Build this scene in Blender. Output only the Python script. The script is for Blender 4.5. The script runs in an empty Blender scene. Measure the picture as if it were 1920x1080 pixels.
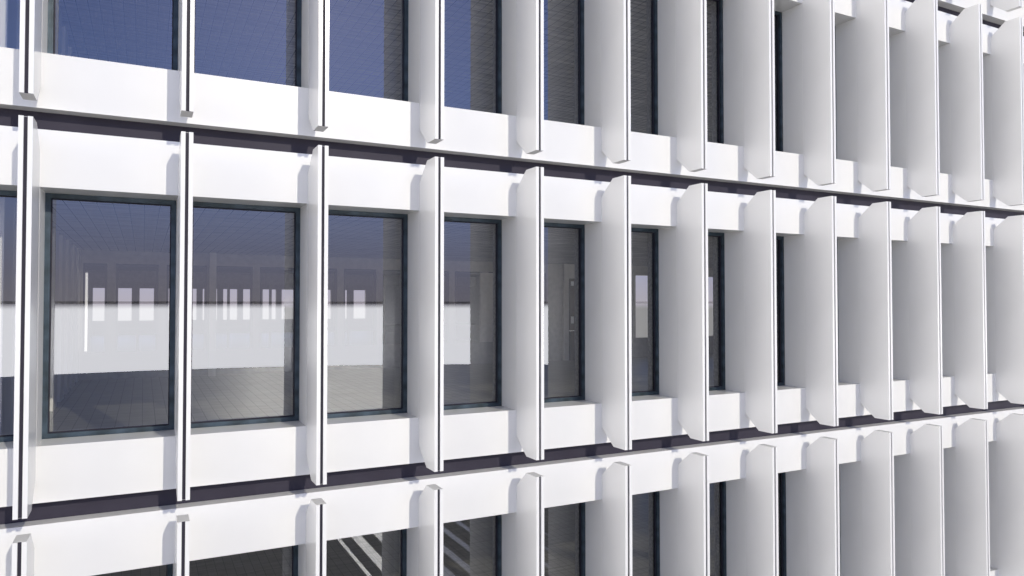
import bpy, bmesh, math
from mathutils import Vector
R = math.radians
scene = bpy.context.scene
C = scene.collection

# ------------------------------------------------------------------ camera, world, sun, exposure
CZ = 13.6                                   # eye height above the ground
cam = bpy.data.objects.new('camera', bpy.data.cameras.new('camera')); C.objects.link(cam)
cam.location = (0, 0, CZ)
cam.rotation_euler = (R(90 + 1.243), 0, R(-27.15))
cam.data.lens = 25.25; cam.data.sensor_width = 36; cam.data.clip_start = .05; cam.data.clip_end = 8000
scene.camera = cam

SUN = Vector((.218, -1, .464)).normalized()  # towards the sun
EL = math.asin(SUN.z); AZ = math.atan2(SUN.x, SUN.y)   # azimuth clockwise from +Y
sun = bpy.data.objects.new('sun', bpy.data.lights.new('sun', 'SUN')); C.objects.link(sun)
sun.data.energy = 4.6; sun.data.angle = R(.5); sun.data.color = (1, .94, .80)
sun.rotation_euler = SUN.to_track_quat('Z', 'Y').to_euler(); sun.location = (10, -40, 60)

world = bpy.data.worlds.new('World'); scene.world = world; world.use_nodes = True
nt = world.node_tree; nt.nodes.clear(); N = nt.nodes.new; L = nt.links.new
SKY_STRENGTH, HAZE_SUN, HAZE_BACK, LEFT_FILL = .14, 8.8, .65, 12.8
out = N('ShaderNodeOutputWorld'); bg = N('ShaderNodeBackground'); bgh = N('ShaderNodeBackground'); mix = N('ShaderNodeMixShader')
sky = N('ShaderNodeTexSky'); sky.sky_type = 'NISHITA'; sky.sun_disc = False
sky.sun_elevation = EL; sky.sun_rotation = AZ; sky.air_density = 1.1; sky.dust_density = .3; sky.ozone_density = 2.5
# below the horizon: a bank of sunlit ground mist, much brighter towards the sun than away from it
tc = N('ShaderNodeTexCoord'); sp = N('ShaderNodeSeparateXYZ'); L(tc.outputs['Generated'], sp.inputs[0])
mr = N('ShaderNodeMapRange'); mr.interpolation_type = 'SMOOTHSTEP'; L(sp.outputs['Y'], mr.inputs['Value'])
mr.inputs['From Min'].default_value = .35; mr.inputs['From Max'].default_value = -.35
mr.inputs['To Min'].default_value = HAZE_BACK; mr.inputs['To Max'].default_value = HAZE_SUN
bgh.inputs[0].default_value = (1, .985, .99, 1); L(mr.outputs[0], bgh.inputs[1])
# just above the horizon the mist veils the sky with a pale violet-grey
veil = N('ShaderNodeMapRange'); veil.interpolation_type = 'SMOOTHSTEP'; L(sp.outputs['Z'], veil.inputs['Value'])
veil.inputs['From Min'].default_value = .30; veil.inputs['From Max'].default_value = .0
vs = N('ShaderNodeMapRange'); L(mr.outputs[0], vs.inputs['Value']); vs.inputs['From Min'].default_value = HAZE_BACK; vs.inputs['From Max'].default_value = HAZE_SUN
vs.inputs['To Min'].default_value = .85; vs.inputs['To Max'].default_value = 1.35
vc = N('ShaderNodeVectorMath'); vc.operation = 'SCALE'; 
vr = N('ShaderNodeValToRGB'); L(sp.outputs['Z'], vr.inputs[0]); ve = vr.color_ramp.elements
ve[0].position = .0; ve[0].color = (1.15, 1.08, 1.25, 1); ve[1].position = .14; ve[1].color = (.70, .86, 1.68, 1); L(vr.outputs[0], vc.inputs[0]); L(vs.outputs[0], vc.inputs['Scale'])
ss = N('ShaderNodeVectorMath'); ss.operation = 'SCALE'; L(sky.outputs[0], ss.inputs[0]); ss.inputs['Scale'].default_value = SKY_STRENGTH
st = N('ShaderNodeVectorMath'); st.operation = 'MULTIPLY'; st.inputs[1].default_value = (1.3, 1.45, 2.35); L(ss.outputs[0], st.inputs[0]); ss = st
smx = N('ShaderNodeMix'); smx.data_type = 'RGBA'; L(veil.outputs[0], smx.inputs[0]); L(ss.outputs[0], smx.inputs[6]); L(vc.outputs[0], smx.inputs[7])
# added pale zenith, to take the blue out of the ambient light
hz = N('ShaderNodeMapRange'); hz.interpolation_type = 'SMOOTHSTEP'; L(sp.outputs['Z'], hz.inputs['Value'])
hz.inputs['From Min'].default_value = .42; hz.inputs['From Max'].default_value = .62
tmx = N('ShaderNodeMix'); tmx.data_type = 'RGBA'; L(hz.outputs[0], tmx.inputs[0]); L(smx.outputs[2], tmx.inputs[6]); tmx.inputs[7].default_value = (.45, .43, .42, 1); smx = tmx
# added unseen glow low in the left sky, to fill the shaded fin faces
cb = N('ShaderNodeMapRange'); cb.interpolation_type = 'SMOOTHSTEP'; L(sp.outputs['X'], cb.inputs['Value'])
cb.inputs['From Min'].default_value = -.64; cb.inputs['From Max'].default_value = -.93; cb.inputs['To Max'].default_value = LEFT_FILL
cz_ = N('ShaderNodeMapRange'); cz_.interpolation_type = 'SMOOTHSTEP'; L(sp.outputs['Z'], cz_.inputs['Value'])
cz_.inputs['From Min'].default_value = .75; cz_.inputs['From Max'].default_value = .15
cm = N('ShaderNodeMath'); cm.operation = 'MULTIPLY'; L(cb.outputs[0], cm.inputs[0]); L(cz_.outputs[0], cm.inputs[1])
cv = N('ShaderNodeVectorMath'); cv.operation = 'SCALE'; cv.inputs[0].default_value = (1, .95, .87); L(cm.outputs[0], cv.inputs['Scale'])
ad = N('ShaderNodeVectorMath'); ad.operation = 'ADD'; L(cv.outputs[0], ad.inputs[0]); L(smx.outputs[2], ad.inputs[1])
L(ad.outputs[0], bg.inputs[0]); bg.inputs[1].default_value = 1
edge = N('ShaderNodeMapRange'); edge.interpolation_type = 'SMOOTHSTEP'; L(sp.outputs['Z'], edge.inputs['Value'])
edge.inputs['From Min'].default_value = .001; edge.inputs['From Max'].default_value = -.008
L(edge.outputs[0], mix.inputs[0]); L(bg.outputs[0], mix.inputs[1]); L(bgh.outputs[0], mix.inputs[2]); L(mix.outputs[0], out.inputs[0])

scene.view_settings.view_transform = 'Standard'; scene.view_settings.look = 'None'
scene.view_settings.exposure = -1.15; scene.view_settings.gamma = 1
scene.render.engine = 'CYCLES'
scene.cycles.max_bounces = 10; scene.cycles.diffuse_bounces = 6; scene.cycles.glossy_bounces = 5; scene.cycles.transparent_max_bounces = 16

# ------------------------------------------------------------------ materials
def mat(name, col, rough=.5, metal=0, spec=.5):
    m = bpy.data.materials.new(name); m.use_nodes = True
    b = m.node_tree.nodes['Principled BSDF']
    b.inputs['Base Color'].default_value = (*col, 1); b.inputs['Roughness'].default_value = rough
    b.inputs['Metallic'].default_value = metal; b.inputs['Specular IOR Level'].default_value = spec
    return m, m.node_tree, b
def noise_color(t, b, c1, c2, scale, detail=4, lo=.35, hi=.65, stretch=(1, 1, 1), bump=0):
    tc = t.nodes.new('ShaderNodeTexCoord'); mp = t.nodes.new('ShaderNodeMapping'); mp.inputs['Scale'].default_value = stretch
    n = t.nodes.new('ShaderNodeTexNoise'); n.inputs['Scale'].default_value = scale; n.inputs['Detail'].default_value = detail
    r = t.nodes.new('ShaderNodeValToRGB'); e = r.color_ramp.elements
    e[0].position = lo; e[1].position = hi; e[0].color = (*c1, 1); e[1].color = (*c2, 1)
    t.links.new(tc.outputs['Object'], mp.inputs[0]); t.links.new(mp.outputs[0], n.inputs['Vector'])
    t.links.new(n.outputs[0], r.inputs[0]); t.links.new(r.outputs[0], b.inputs['Base Color'])
    if bump:
        bp = t.nodes.new('ShaderNodeBump'); bp.inputs['Strength'].default_value = bump; bp.inputs['Distance'].default_value = .003
        t.links.new(n.outputs[0], bp.inputs['Height']); t.links.new(bp.outputs[0], b.inputs['Normal'])
    return n, r

WHITE, t, b = mat('white_coated_panel', (.8, .8, .8), .21)
noise_color(t, b, (.80, .795, .78), (.825, .82, .805), 1.3, 3)
JAMB, t, b = mat('white_reveal_panel', (.72, .72, .72), .42)
noise_color(t, b, (.785, .78, .76), (.81, .805, .785), 1.1, 3)
DARK, t, b = mat('dark_violet_grey_backing', (.04, .036, .055), .45, 0, .1)
noise_color(t, b, (.038, .034, .048), (.046, .042, .058), 2.0, 3)
STEEL, t, b = mat('blue_patinated_steel', (.03, .05, .07), .4, .35)
noise_color(t, b, (.020, .034, .044), (.060, .090, .12), 5, 4, .35, .7, bump=.05)
CONC, t, b = mat('rough_concrete', (.3, .29, .27), .85)
noise_color(t, b, (.34, .325, .30), (.62, .60, .56), 26, 8, .3, .7, bump=.6)
INWALL, t, b = mat('grey_plaster', (.33, .33, .33), .8)
noise_color(t, b, (.34, .325, .30), (.42, .40, .37), 7, 6, bump=.2)
INWALL2, t, b = mat('light_plaster', (.5, .5, .5), .8)
noise_color(t, b, (.60, .57, .53), (.68, .65, .61), 7, 6)
DOORW, t, b = mat('brown_wood', (.16, .12, .09), .5)
noise_color(t, b, (.12, .09, .07), (.19, .145, .11), 5, 6, stretch=(6, 6, .5))
PLASTIC, t, b = mat('white_plastic', (.85, .85, .83), .35)
CHROME, t, b = mat('chrome', (.8, .8, .8), .15, 1)
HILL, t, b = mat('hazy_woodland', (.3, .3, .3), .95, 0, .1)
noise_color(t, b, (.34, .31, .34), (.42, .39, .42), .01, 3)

def tiles(name, c1, c2, joint, w, d, rough, streak=.35, spec=.5):
    """rectangular tiles w wide (X) and d long (Y), with thin joints and fine grooves along X"""
    m, t, b = mat(name, c1, rough, 0, spec)
    n = t.nodes.new; l = t.links.new
    tc = n('ShaderNodeTexCoord'); mp = n('ShaderNodeMapping')
    l(tc.outputs['Object'], mp.inputs[0])
    br = n('ShaderNodeTexBrick'); br.offset = 0.0
    br.inputs['Scale'].default_value = 1; br.inputs['Brick Width'].default_value = w; br.inputs['Row Height'].default_value = d
    br.inputs['Mortar Size'].default_value = .006; br.inputs['Mortar Smooth'].default_value = .2
    br.inputs['Color1'].default_value = (*c1, 1); br.inputs['Color2'].default_value = (*c2, 1); br.inputs['Mortar'].default_value = (*joint, 1)
    l(mp.outputs[0], br.inputs['Vector'])
    mp2 = n('ShaderNodeMapping'); mp2.inputs['Scale'].default_value = (1.2, 16, 1); l(tc.outputs['Object'], mp2.inputs[0])
    no = n('ShaderNodeTexNoise'); no.inputs['Scale'].default_value = 1; no.inputs['Detail'].default_value = 3; l(mp2.outputs[0], no.inputs['Vector'])
    mr = n('ShaderNodeMapRange'); mr.inputs['From Min'].default_value = .3; mr.inputs['From Max'].default_value = .7
    mr.inputs['To Min'].default_value = 1 - streak; mr.inputs['To Max'].default_value = 1 + streak * .4; l(no.outputs[0], mr.inputs[0])
    mx = n('ShaderNodeMix'); mx.data_type = 'RGBA'; mx.blend_type = 'MULTIPLY'; mx.inputs[0].default_value = 1
    l(br.outputs[0], mx.inputs[6]); l(mr.outputs[0], mx.inputs[7]); l(mx.outputs[2], b.inputs['Base Color'])
    return m
BROWN, t, b = mat('dark_brown_ceiling', (.10, .08, .07), .7)
noise_color(t, b, (.03, .022, .02), (.045, .034, .03), 4, 4)
CEIL = tiles('ribbed_ceiling_tile', (.80, .77, .72), (.70, .67, .63), (.03, .03, .03), .18, .62, .75, .55)
FLOOR = tiles('dark_floor_tile', (.20, .198, .175), (.165, .162, .142), (.03, .03, .03), .18, .45, .45)

GLASS = bpy.data.materials.new('reflective_window_glass'); GLASS.use_nodes = True
t = GLASS.node_tree; t.nodes.clear()
o = t.nodes.new('ShaderNodeOutputMaterial'); ms = t.nodes.new('ShaderNodeMixShader')
tr = t.nodes.new('ShaderNodeBsdfTransparent'); tr.inputs[0].default_value = (.94, .935, .91, 1)
gl = t.nodes.new('ShaderNodeBsdfGlossy'); gl.inputs['Roughness'].default_value = 0; gl.inputs[0].default_value = (.93, .95, 1, 1)
fr = t.nodes.new('ShaderNodeFresnel'); fr.inputs[0].default_value = 1.5
mr = t.nodes.new('ShaderNodeMapRange'); mr.inputs['From Max'].default_value = 1; mr.inputs['To Min'].default_value = .135; mr.inputs['To Max'].default_value = 1
t.links.new(fr.outputs[0], mr.inputs[0]); t.links.new(mr.outputs[0], ms.inputs[0])
t.links.new(tr.outputs[0], ms.inputs[1]); t.links.new(gl.outputs[0], ms.inputs[2]); t.links.new(ms.outputs[0], o.inputs[0])

# ------------------------------------------------------------------ helpers
def box(bm, x0, x1, y0, y1, z0, z1):
    v = [bm.verts.new(p) for p in ((x0,y0,z0),(x1,y0,z0),(x1,y1,z0),(x0,y1,z0),(x0,y0,z1),(x1,y0,z1),(x1,y1,z1),(x0,y1,z1))]
    for f in ((0,3,2,1),(4,5,6,7),(0,1,5,4),(1,2,6,5),(2,3,7,6),(3,0,4,7)): bm.faces.new([v[i] for i in f])
def prism(bm, prof, x0, x1):
    """prof = [(y, z)...] swept along X"""
    a = [bm.verts.new((x0, y, z)) for y, z in prof]; c = [bm.verts.new((x1, y, z)) for y, z in prof]
    n = len(prof)
    bm.faces.new(a); bm.faces.new(c[::-1])
    for i in range(n): bm.faces.new((a[i], c[i], c[(i+1) % n], a[(i+1) % n]))
def mesh_of(name, build, m):
    bm = bmesh.new(); build(bm); bmesh.ops.recalc_face_normals(bm, faces=bm.faces)
    me = bpy.data.meshes.new(name); bm.to_mesh(me); bm.free(); me.materials.append(m)
    return me
def obj(name, me, parent=None, loc=(0, 0, 0)):
    o = bpy.data.objects.new(name, me); C.objects.link(o); o.location = loc
    if parent: o.parent = parent
    return o
def part(name, build, m, parent=None, loc=(0, 0, 0)): return obj(name, mesh_of(name, build, m), parent, loc)
def tag(o, label=None, cat=None, kind=None, group=None):
    for k, v in (('label', label), ('category', cat), ('kind', kind), ('group', group)):
        if v: o[k] = v
    return o

# ------------------------------------------------------------------ measures (relative to the eye; z + CZ = world)
D0, D1, D2 = 7.852, 8.393, 8.820            # fin front, spandrel face, window frame face
W = .112; PITCH = 1.35; X0 = -.977; FL = 3.88
ZT, ZB, ZH, ZS = 1.720, -1.950, 1.150, -1.397   # fin top / bottom, window head, sill
GAP = .18
KS = range(-2, 16); ROWS = range(-2, 3)
XA, XB = X0 + KS[0]*PITCH - .6, X0 + KS[-1]*PITCH + .6
ZC, ZF = 1.27, -1.81                        # ceiling, floor
DW, DF = 19.7, 48.0                         # back wall, far wall

root = obj('office_building', None, None, (0, D1, 0))
tag(root, 'white office block with deep vertical fins between dark framed windows', 'building')
def P(x, y, z): return (x, y - D1, z + CZ)   # eye-relative -> building-local

# fins
g = .016; nd = .03; ch = .265; cz = .225; dp = D1 - D0
def fin_build(bm):
    def pr(y0): return [(y0, ZB), (ch, ZB), (dp, ZB+cz), (dp, ZT-cz), (ch, ZT), (y0, ZT)]
    prism(bm, pr(0), -W/2, -g); prism(bm, pr(0), g, W/2); prism(bm, pr(nd), -g, g)
fin_me = mesh_of('fin', fin_build, WHITE)
gro_me = mesh_of('groove', lambda bm: box(bm, -g+.0005, g-.0005, nd-.006, nd+.001, ZB+.004, ZT-.004), DARK)
pier_me = mesh_of('pier', lambda bm: box(bm, -W/2-.0015, W/2+.0015, .001, D2-D1+.14, ZS-.02, ZH+.02), JAMB)
lin_me = mesh_of('inner_pier', lambda bm: box(bm, -W/2-.012, W/2+.012, 0, .12, ZF+.001, ZC-.001), CONC)
for r in ROWS:
    for k in KS:
        x = X0 + k*PITCH; z = r*FL
        f = obj('fin', fin_me, root, P(x, D0, z)); obj('groove', gro_me, f)
        obj('pier', pier_me, root, P(x, D1, z))
        obj('inner_pier', lin_me, root, P(x, D2+.142, z))

# windows
ww = PITCH - W - .003; fw, fd = .051, .085
def frame_build(bm):
    x0, x1 = -ww/2, ww/2
    box(bm, x0, x1, 0, fd, ZH-fw, ZH-.001); box(bm, x0, x1, 0, fd, ZS+.001, ZS+fw)
    box(bm, x0, x0+fw, 0, fd, ZS+fw, ZH-fw); box(bm, x1-fw, x1, 0, fd, ZS+fw, ZH-fw)
def gasket_build(bm):
    q = .010; x0, x1 = -ww/2+fw, ww/2-fw; z0, z1 = ZS+fw, ZH-fw
    box(bm, x0+.0005, x1-.0005, .035, .05, z1-q, z1-.0005); box(bm, x0+.0005, x1-.0005, .035, .05, z0+.0005, z0+q)
    box(bm, x0+.0005, x0+q, .035, .05, z0+q, z1-q); box(bm, x1-q, x1-.0005, .035, .05, z0+q, z1-q)
frame_me = mesh_of('frame', frame_build, STEEL)
gask_me = mesh_of('gasket', gasket_build, DARK)
def pane(bm):
    a = [bm.verts.new(p) for p in ((-ww/2+fw-.01, .052, ZS+fw-.01), (ww/2-fw+.01, .052, ZS+fw-.01), (ww/2-fw+.01, .052, ZH-fw+.01), (-ww/2+fw-.01, .052, ZH-fw+.01))]
    bm.faces.new(a)
pane_me = mesh_of('pane', pane, GLASS)
for r in ROWS:
    for k in list(KS)[:-1]:
        w = obj('window', frame_me, root, P(X0 + (k+.5)*PITCH, D2, r*FL))
        obj('gasket', gask_me, w); obj('pane', pane_me, w)

# spandrels, recesses, slabs for every storey
XR = 14.2
def ins(): return D2 + .13
for r in ROWS:
    z = r*FL
    part('upper_spandrel', lambda bm: box(bm, XA, XB, 0, ins()-D1, ZH, ZT), WHITE, root, P(0, D1, z))
    part('lower_spandrel', lambda bm: box(bm, XA, XB, 0, ins()-D1, ZB, ZS), WHITE, root, P(0, D1, z))
    part('recess', lambda bm: box(bm, XA, XB, GAP, ins()-D1, ZT+.0005, ZB+FL-.0005), DARK, root, P(0, D1, z))
    part('ceiling', lambda bm: box(bm, XA, XB, 0, DW-ins(), ZC, ZC+.05), CEIL, root, P(0, ins()+.002, z))
    part('rear_ceiling', lambda bm: box(bm, XA+.21, XR, 0, DF-DW-.01, ZC-.004, ZC+.05), BROWN, root, P(0, DW+.252, z))
    part('floor', lambda bm: box(bm, XA, XB, 0, DW-ins()+.24, ZF-.1, ZF), FLOOR, root, P(0, ins()+.002, z))
    part('rear_floor', lambda bm: box(bm, XA+.21, XR, 0, DF-DW-.01, ZF-.1, ZF), FLOOR, root, P(0, DW+.252, z))
    def screen(bm):
        box(bm, XA+.21, XR-.21, 0, .1, .80, ZC-.006); x = -5.1
        while x < XR-.4: box(bm, x, x+.10, .01, .09, ZF+.002, .80); x += 1.62
        box(bm, XA+.21, XR-.21, .02, .08, -1.0, -.92)
    part('glazing_screen', screen, INWALL, root, P(0, 31, z))
    part('side_wall', lambda bm: box(bm, XR-.2, XR-.001, 0, DF-DW-.4, ZF+.002, ZC-.006), INWALL, root, P(0, DW+.252, z))
    part('dado', lambda bm: box(bm, XA, XB, 0, .10, ZF+.001, ZS-.03), INWALL, root, P(0, ins()+.003, z))

# base of the building down to the plaza, and its far flank walls
zb = ZB + ROWS[0]*FL
part('base_wall', lambda bm: box(bm, XA, XB, .02, .6, 0-CZ, zb-.002) if zb+CZ > .01 else box(bm, XA, XB, .02, .6, -CZ-.2, -CZ-.1), CONC, root, P(0, D1, 0))
for xx, dd in ((XA, DF), (XB-.2, DW+.25)):
    part('end_wall', lambda bm: box(bm, xx, xx+.2, 0, dd-ins()+.2, -CZ, ZT+ROWS[-1]*FL), INWALL2, root, P(0, ins()+.004, 0))
part('roof', lambda bm: (box(bm, XA-.1, XB+.1, 0, DW-D1+.4, 0, .3), box(bm, XA-.1, XR+.1, DW-D1+.4, DF-D1+.6, 0, .3)), WHITE, root, P(0, D1, ZT+ROWS[-1]*FL+.002))

# inner walls (the storeys the photo looks into)
def wall_with_openings(bm, x0, x1, ops, zo0, zo1, th):
    """solid wall ZF..ZC with rectangular openings ops=[(a,b)..] between zo0 and zo1"""
    box(bm, x0, x1, 0, th, ZF+.001, zo0); box(bm, x0, x1, 0, th, zo1, ZC-.001)
    e = [x0] + [v for ab in ops for v in ab] + [x1]
    for i in range(0, len(e), 2):
        if e[i+1] - e[i] > .001: box(bm, e[i], e[i+1], 0, th, zo0, zo1)
piers = [-.69 + 1.1*i for i in range(12)]
ops = [(p+.09, p+1.1-.09) for p in piers[:-1]] 
ops = [(-1.28, -.78)] + ops + [(14.8, 16.0), (17.85, 18.9)]
ops = [o_ for o_ in ops if not (11.4 < o_[0] < 13)]
far_ops = [(-2.6 + 1.16*i, -2.6 + 1.16*i + .82) for i in range(14)]
for r in (-1, 0, 1, 2):
    z = r*FL
    part('back_wall', lambda bm: wall_with_openings(bm, XA+.21, XB-.21, [q for q in ops], -1.158, .96, .16), INWALL, root, P(0, DW, z))
    def trims(bm):
        for a, c in ops[:-2]:
            box(bm, a+.001, a+.05, .04, .12, -1.157, .959); box(bm, c-.05, c-.001, .04, .12, -1.157, .959); box(bm, a+.05, c-.05, .04, .12, .90, .959)
    part('opening_trim', trims, DARK, root, P(0, DW, z))
    part('far_wall', lambda bm: wall_with_openings(bm, XA+.21, XR-.21, far_ops, -1.0, .9, .25), INWALL, root, P(0, DF-.5, z))
    # ribbed partition at the left end of the room
    rp = part('ribbed_partition', lambda bm: box(bm, -1.80, -1.60, 0, DW-ins()-.35, ZF+.001, ZC-.001), BROWN, root, P(0, ins()+.34, z))
    def ribs(bm):
        y = .05
        while y < DW - ins() - .7:
            box(bm, -1.599, -1.34, y, y+.62, ZF+.002, ZC-.002); y += 1.24
    part('ribs', ribs, JAMB, rp)
    part('column', lambda bm: box(bm, 1.46, 1.62, 0, .16, ZF+.001, ZC-.001), INWALL2, root, P(0, DW-.3, z))
    part('wall_panel', lambda bm: box(bm, 9.0, 9.42, 0, .06, -1.157, .93), INWALL2, root, P(0, DW-.07, z))
    part('wall_panel', lambda bm: box(bm, 11.9, 13.4, 0, .12, ZF+.001, ZC-.01), INWALL2, root, P(0, DW-.13, z))
d = part('door', lambda bm: box(bm, 12.08, 12.9, 0, .05, ZF+.002, .80), DOORW, root, P(0, DW-.182, 0))
part('handle', lambda bm: (box(bm, 12.02, 12.32, -.06, -.04, -.875, -.855), box(bm, 12.28, 12.30, -.04, 0, -.875, -.855)), CHROME, d)
s1 = part('thermostat', lambda bm: (box(bm, -.05, .05, 0, .02, -.07, .07), box(bm, -.02, .02, -.008, 0, -.02, .02)), PLASTIC, None, (12.17, DW-.205, CZ+.64))
tag(s1, 'small square white thermostat on the brown inner door, above the switch plate', 'thermostat')
s2 = part('switch_plate', lambda bm: (box(bm, -.05, .05, 0, .018, -.11, .11), box(bm, -.025, .025, -.008, 0, -.05, .05)), PLASTIC, None, (12.17, DW-.202, CZ-.52))
tag(s2, 'tall white switch plate on the brown inner door above its handle', 'switch')

SLIT_GLOW, t, b = mat('daylight_glow', (.9, .9, .9), .4); b.inputs['Emission Color'].default_value = (1, .98, .95, 1); b.inputs['Emission Strength'].default_value = 1.3  # added glow standing in for daylight seen through a narrow slit
lm = part('slit_backing', lambda bm: box(bm, -.03, .03, .02, .06, -1.14, .75), CHROME)
slit = obj('daylight_slit', None, None, (-1.20, DW-.08, CZ)); tag(slit, 'slim upright glowing white strip standing in for a daylight slit in the far left corner of the room', 'slit')
lm.parent = slit; part('glow_strip', lambda bm: box(bm, -.022, .022, -.02, .019, -1.12, .72), SLIT_GLOW, slit)
# ------------------------------------------------------------------ ground, far woods
def disc(bm):
    n = 128; v = [bm.verts.new((146*math.cos(2*math.pi*i/n), 146*math.sin(2*math.pi*i/n), 0)) for i in range(n)]; bm.faces.new(v)
PAVE, t, b = mat('dark_polished_paving', (.06, .06, .058), .38, 0, 1.0)
b.inputs['IOR'].default_value = 2.3
noise_color(t, b, (.05, .05, .048), (.07, .07, .068), 3, 6)
STRIP, t, b = mat('pale_granite_strip', (.5, .5, .5), .30)
b.inputs['IOR'].default_value = 1.9
noise_color(t, b, (.5, .5, .5), (.8, .8, .8), 30, 3, .4, .6)
tag(part('ground', disc, PAVE), kind='structure')
def plaza(bm): box(bm, -60, 90, -52, 8, .001, .004)
MATTE, t, b = mat('matt_grey_paving', (.3, .3, .3), .85, 0, .2)
noise_color(t, b, (.27, .265, .255), (.33, .325, .31), 2, 6)
tag(part('plaza', plaza, MATTE), kind='structure')
def ring(bm):
    n = 96; rr = 3000
    for i in range(n):
        a, c = 2*math.pi*i/n, 2*math.pi*(i+1)/n
        def q(u, rad, z): return bm.verts.new((rad*math.cos(u), rad*math.sin(u), z))
        h = 9
        bm.faces.new((q(a, rr, 0), q(c, rr, 0), q(c, rr+60, h), q(a, rr+60, h)))
        bm.faces.new((q(a, rr+60, h), q(c, rr+60, h), q(c, rr+200, 0), q(a, rr+200, 0)))
tag(part('hills', ring, HILL, None, (0, 0, 13)), kind='structure')
def strips(bm):
    for a, c in ((10.07, 10.27), (10.9, 11.48), (12.2, 12.8), (13.5, 14.0), (14.75, 15.17), (16.03, 16.4), (17.38, 17.7), (18.65, 18.95), (19.95, 20.15), (21.2, 21.36)):
        box(bm, a, c, -34, -6, .005, .010)
tag(part('paving_strips', strips, STRIP), kind='structure')
